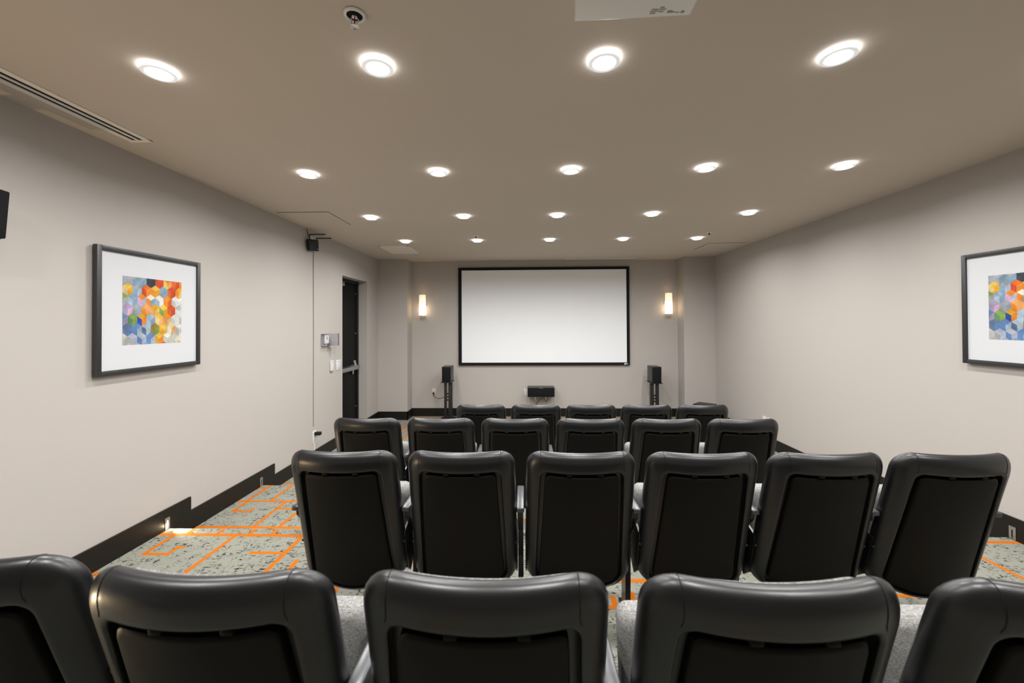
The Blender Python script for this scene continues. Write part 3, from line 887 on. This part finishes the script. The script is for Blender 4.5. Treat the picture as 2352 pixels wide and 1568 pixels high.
# square return grille
r = empty('return_air_grille', (-1.855, 6.02, ZT), label='flat square return air grille in ceiling above the doorway', cat='air vent')
b = MB()
a = 0.215; c = 0.31
for lo, hi in (((-a, -c, -0.008), (-a + 0.022, c, -0.0005)), ((a - 0.022, -c, -0.008), (a, c, -0.0005)), ((-a, -c, -0.008), (a, -c + 0.022, -0.0005)), ((-a, c - 0.022, -0.008), (a, c, -0.0005))):
    b.box(lo, hi, 0.001)
b.build('grille_frame', M_GRILLE, r)
b = MB()
for k in range(24):
    yy = -c + 0.03 + k * (2 * c - 0.06) / 23
    b.box((-a + 0.02, yy - 0.006, -0.006), (a - 0.02, yy + 0.006, -0.002))
b.build('grille_core', M_GRILLE, r, kind='stuff')
b = MB(); b.box((-a + 0.02, -c + 0.02, -0.0018), (a - 0.02, c - 0.02, -0.0006)); b.build('grille_backing', M_CEIL, r)

# thin slot near the screen wall
r = empty('slot_diffuser', (1.305, 7.05, ZT), label='thin pale slot diffuser in ceiling above the screen', cat='air vent')
b = MB(); b.box((-0.60, -0.02, -0.006), (0.60, 0.02, -0.0005), 0.001); b.build('slot_frame', M_GRILLE, r)

# access hatches: flush painted leaf with a dark reveal
def hatch(x0, x1, y0, y1, label):
    cx, cy = (x0 + x1) / 2, (y0 + y1) / 2
    r = empty('ceiling_access_hatch', (cx, cy, ZT), label=label, cat='access panel')
    b = MB(); b.box((x0 - cx, y0 - cy, -0.0012), (x1 - cx, y1 - cy, -0.0004)); b.build('reveal', M_SLOT, r)
    b = MB(); b.box((x0 - cx + 0.006, y0 - cy + 0.009, -0.0035), (x1 - cx - 0.006, y1 - cy - 0.002, -0.001)); b.build('hatch_leaf', M_CEIL, r)
hatch(-2.45, -1.93, 3.94, 4.47, 'flush access hatch in ceiling beside the left wall')
hatch(2.585, 3.10, 5.76, 6.25, 'flush access hatch in ceiling beside the right wall')

# sprinklers
def sprinkler(x, y, big, label):
    r = empty('fire_sprinkler', (x, y, ZT), label=label, cat='sprinkler', group='ceiling fire sprinklers')
    if big:
        b = MB(); b.lathe([(0.030, -0.001), (0.036, -0.001), (0.038, -0.003), (0.035, -0.008), (0.029, -0.010), (0.027, -0.006)], n=32); b.f = b.f[:-2]; b.m = b.m[:-2]
        b.build('escutcheon', M_TRIMW, r, smooth=40)
        b = MB(); b.lathe([(0.029, -0.001), (0.026, -0.002), (0.002, -0.0022)], n=28); b.build('recess_cup', M_SLOT, r, smooth=40)
        b = MB(); b.lathe([(0.011, -0.002), (0.010, -0.012), (0.006, -0.014)], n=16); b.build('body', M_CHROME, r, smooth=40)
        b = MB()
        for sx in (-1, 1): b.tube([(sx * 0.009, 0, -0.010), (sx * 0.014, 0, -0.022), (sx * 0.010, 0, -0.036), (0, 0, -0.044)], 0.0022)
        b.build('yoke', M_CHROME, r, smooth=60)
        b = MB(); b.lathe([(0.002, -0.013), (0.003, -0.016), (0.003, -0.034), (0.002, -0.037)], n=10); b.build('glass_bulb', M_REDGLASS, r, smooth=40)
        b = MB(); b.lathe([(0.003, -0.043), (0.015, -0.045), (0.016, -0.047), (0.003, -0.048)], n=20); b.build('deflector', M_CHROME, r, smooth=40)
    else:
        b = MB(); b.lathe([(0.036, -0.001), (0.034, -0.006), (0.012, -0.008)], n=24); b.build('escutcheon', M_GRILLE, r, smooth=40)
        b = MB(); b.lathe([(0.009, -0.007), (0.006, -0.018), (0.004, -0.026), (0.014, -0.027), (0.014, -0.030)], n=14); b.build('body', M_BLKMETAL, r, smooth=40)
sprinkler(-0.602, 1.428, True, 'white ringed recessed fire sprinkler near the top edge of view')
sprinkler(2.279, 5.066, False, 'small dark fire sprinkler right of the rightmost far downlight')
sprinkler(-0.608, 5.111, False, 'small dark fire sprinkler above the second far downlight')

# ------------------------------------------------------------------ projector
PZ = 0.97 + ZC
r = empty('ceiling_projector', (0.342, 1.16, PZ), rz=math.radians(-2.2), label='white projector mounted under ceiling at the top of view', cat='projector')
b = MB(); b.box((-0.181, -0.14, 0.0), (0.181, 0.14, 0.115), 0.004); b.build('housing', M_PROJ, r, smooth=30)
b = MB(); b.lathe([(0.045, 0.138), (0.045, 0.146), (0.036, 0.147), (0.030, 0.142)], (0.09, 0, 0.06), 24, 'y'); b.build('lens_ring', M_BLACK, r, smooth=40)
b = MB(); b.lathe([(0.02, 0.112), (0.02, ZT - PZ - 0.002)], n=16); b.lathe([(0.07, ZT - PZ - 0.008), (0.07, ZT - PZ - 0.0005)], n=24); b.build('ceiling_mount', M_TRIMW, r, smooth=40)
b = MB()
for k, (xa, xb, yy) in enumerate([(0.052, 0.068, 0.122), (0.050, 0.072, 0.114), (0.054, 0.070, 0.106), (0.076, 0.092, 0.116), (0.074, 0.098, 0.107), (0.078, 0.090, 0.099),
                                  (0.070, 0.074, 0.110), (0.104, 0.128, 0.121), (0.104, 0.120, 0.116), (0.130, 0.140, 0.123), (0.144, 0.158, 0.124), (0.148, 0.156, 0.119)]):
    b.box((xa, yy - 0.0022, -0.0006), (xb, yy + 0.0022, 0.0002))
b.build('rating_print', M_GREYLINE, r)

# ------------------------------------------------------------------ left wall: speaker, wireless box, cable, switches
r = empty('wall_speaker', (XL, 1.625, 2.15), label='black wall mounted speaker at the left edge of view', cat='speaker')
T = Matrix.Translation((0.122, 0, 0)) @ Matrix.Rotation(math.radians(5), 4, 'Y')
b = MB(); b.box((-0.06, -0.15, -0.112), (0.048, 0.15, 0.112), 0.014, mat=T, seg=3); b.build('cabinet', M_BLACK, r, smooth=40)
b = MB(); b.box((0.046, -0.145, -0.107), (0.060, 0.145, 0.107), 0.006, mat=T, seg=3); b.build('grille', M_CLOTH, r, smooth=40)
b = MB(); b.box((0.0, -0.03, -0.04), (0.07, 0.03, 0.04), 0.004); b.build('wall_bracket', M_BLKMETAL, r, smooth=30)

r = empty('wireless_router', (XL, 4.70, 2.575), label='black wireless receiver with two antennas high on left wall', cat='router')
T = Matrix.Translation((0.038, 0, 0)) @ Matrix.Rotation(math.radians(8), 4, 'X')
b = MB(); b.box((-0.014, -0.108, -0.066), (0.016, 0.108, 0.066), 0.006, mat=T); b.build('casing', M_BLACK, r, smooth=30)
b = MB(); b.box((0.0155, 0.078, -0.048), (0.0172, 0.092, -0.038), mat=T); b.build('indicator', M_LED, r)
for yy, zz, ln in ((-0.075, 0.083, 0.185), (0.085, 0.071, 0.178)):
    b = MB()
    b.tube([(0.038, yy, zz - 0.03), (0.038, yy, zz + 0.022), (0.043, yy, zz + 0.027)], 0.006)
    b.tube([(0.036, yy, zz + 0.027), (0.038 + ln, yy, zz + 0.027)], 0.0062)
    b.build('antenna', M_BLACK, r, smooth=50)
b = MB(); b.box((0.0, -0.03, 0.02), (0.024, 0.06, 0.105), 0.003); b.build('mount', M_WHITE, r, smooth=30)
b = MB(); b.tube([(0.004, -0.03, 0.10), (0.004, -0.05, 0.13), (0.004, -0.075, 0.178)], 0.003); b.build('supply_lead', M_BLACK, r)

b = MB()
cy = 4.775
b.tube([(XL + 0.008, cy, 2.505), (XL + 0.005, cy, 2.3), (XL + 0.005, cy + 0.004, 1.5), (XL + 0.005, cy, 0.8), (XL + 0.005, cy + 0.002, 0.43)], 0.0045)
b.v = to_local(b.v, (XL, cy, 0.43))
o = b.build('power_cable', M_CABLE, smooth=60, label='thin grey cable running down left wall to the outlet', cat='cable'); o.location = (XL, cy, 0.43)

r = empty('left_wall_outlet', (XL, 4.80, 0.299), label='white wall outlet with black adapter low on left wall', cat='outlet')
r.name = 'wall_outlet'
b = MB(); b.box((0, -0.045, -0.075), (0.006, 0.045, 0.075), 0.002); b.build('cover_plate', M_WHITE, r, smooth=30)
b = MB(); b.box((0.006, -0.012, 0.02), (0.075, 0.034, 0.058), 0.004); b.build('power_adapter', M_BLACK, r, smooth=30)
b = MB(); b.tube([(0.006, 0.0, -0.02), (0.04, 0.005, -0.022), (0.055, 0.02, -0.03), (0.03, 0.02, -0.045), (0.008, 0.0, -0.075), (0.004, 0.0, -0.18)], 0.0035); b.build('lead', M_WHITE, r, smooth=60)
b = MB(); b.box((0.0, -0.006, -0.19), (0.007, 0.006, -0.075), 0.001); b.build('raceway', M_GRILLE, r)

r = empty('thermostat', (XL, 5.06, 1.455), label='white thermostat inside a clear guard on left wall', cat='thermostat')
b = MB(); b.box((0, -0.045, -0.055), (0.024, 0.062, 0.058), 0.005); b.build('body', M_WHITE, r, smooth=30)
b = MB(); b.box((0.0235, -0.012, -0.005), (0.0250, 0.025, 0.035)); b.build('display', M_GREYLINE, r)
r = empty('thermostat_guard', (XL, 5.05, 1.45), label='clear plastic guard box with open lid around thermostat', cat='guard box')
b = MB()
t = 0.003
b.box((0, -0.085, -0.08), (0.045, -0.085 + t, 0.075)); b.box((0, 0.085 - t, -0.08), (0.045, 0.085, 0.075))
b.box((0, -0.085, 0.075 - t), (0.045, 0.085, 0.075)); b.box((0, -0.085, -0.08), (0.045, 0.085, -0.08 + t))
b.build('guard_body', M_CLEAR, r)
T = Matrix.Translation((0.046, 0.085, 0)) @ Matrix.Rotation(math.radians(-30), 4, 'Z')
b = MB(); b.box((0.0, 0.0, -0.08), (0.003, 0.112, 0.075), 0.001, mat=T); b.box((-0.02, 0.108, -0.08), (0.003, 0.112, 0.075), mat=T); b.build('lid', M_CLEAR, r)
b = MB(); b.box((0.03, 0.076, -0.098), (0.05, 0.09, -0.08), 0.002); b.build('hasp', M_WHITE, r)

r = empty('remote_holder', (XL, 5.225, 1.105), label='narrow white remote dimmer in wall cradle below the thermostat', cat='remote')
b = MB(); b.box((0, -0.042, -0.066), (0.022, 0.042, 0.066), 0.006, seg=3); b.build('casing', M_WHITE, r, smooth=40)
b = MB(); b.box((0.0215, -0.018, 0.046), (0.0235, 0.030, 0.053)); b.build('button', M_GREYLINE, r)
b = MB(); b.box((0.002, -0.036, -0.074), (0.020, 0.036, -0.062), 0.003); b.build('cradle_lip', M_GREYLINE, r)

r = empty('light_switch', (XL, 5.425, 1.096), label='white light switch plate beside the black door', cat='switch')
b = MB(); b.box((0, -0.066, -0.068), (0.006, 0.066, 0.068), 0.002); b.build('cover_plate', M_WHITE, r, smooth=30)
b = MB(); b.box((0.006, -0.022, -0.045), (0.010, 0.022, 0.03), 0.0015); b.build('rocker', M_WHITE, r, smooth=30)
b = MB(); b.box((0.006, -0.024, 0.040), (0.0075, 0.028, 0.046)); b.build('indicator_slot', M_GREYLINE, r)

# front wall outlets
def outlet(x, z, m, label, w=0.036, h=0.058):
    r = empty('wall_outlet', (x, YF, z), label=label, cat='outlet')
    b = MB(); b.box((-w, -0.006, -h), (w, 0, h), 0.002); b.build('cover_plate', m, r, smooth=30)
    for zz in (-0.02, 0.02):
        b = MB(); b.box((-0.017, -0.0085, zz - 0.014), (0.017, -0.005, zz + 0.014), 0.003); b.build('socket', m, r, smooth=30)
    return r
r = outlet(-1.622, 0.431, M_IVORY, 'ivory outlet with black plug left of the left stand')
b = MB(); b.box((-0.016, -0.035, -0.035), (0.016, -0.008, -0.008), 0.004); b.build('plug', M_BLACK, r, smooth=30)
b = MB(); b.tube([(0.0, -0.03, -0.022), (0.012, -0.05, -0.055), (0.05, -0.09, -0.085), (0.12, -0.14, -0.095), (0.19, -0.18, -0.075), (0.245, -0.22, -0.045)], 0.0045); b.build('power_lead', M_BLACK, r, smooth=60)
outlet(2.236, 0.47, M_IVORY, 'ivory outlet behind the right speaker stand')
r = empty('blank_wall_plate', (0.022, YF, 0.428), label='white blank plate just left of the center speaker', cat='wall plate')
b = MB(); b.box((-0.036, -0.007, -0.06), (0.036, 0, 0.06), 0.002); b.build('cover_plate', M_WHITE, r, smooth=30)
for zz in (-0.045, 0.045):
    b = MB(); b.lathe([(0.001, -0.0085), (0.004, -0.008), (0.004, -0.006)], (0, 0, zz), 10, 'y'); b.build('screw', M_STEEL, r)
# right wall outlets
for yy, lb, m in ((5.550, 'white outlet low on right wall, the one nearer the screen', M_WHITE), (5.452, 'white outlet low on right wall, the one nearer the camera', M_WHITE)):
    r = empty('wall_outlet', (XR, yy, 0.328), label=lb, cat='outlet', group='outlets on the right wall')
    b = MB(); b.box((-0.006, -0.038, -0.06), (0, 0.038, 0.06), 0.002); b.build('cover_plate', m, r, smooth=30)
    for zz in (-0.02, 0.02):
        b = MB(); b.box((-0.0085, -0.017, zz - 0.014), (-0.005, 0.017, zz + 0.014), 0.003); b.build('socket', m, r, smooth=30)
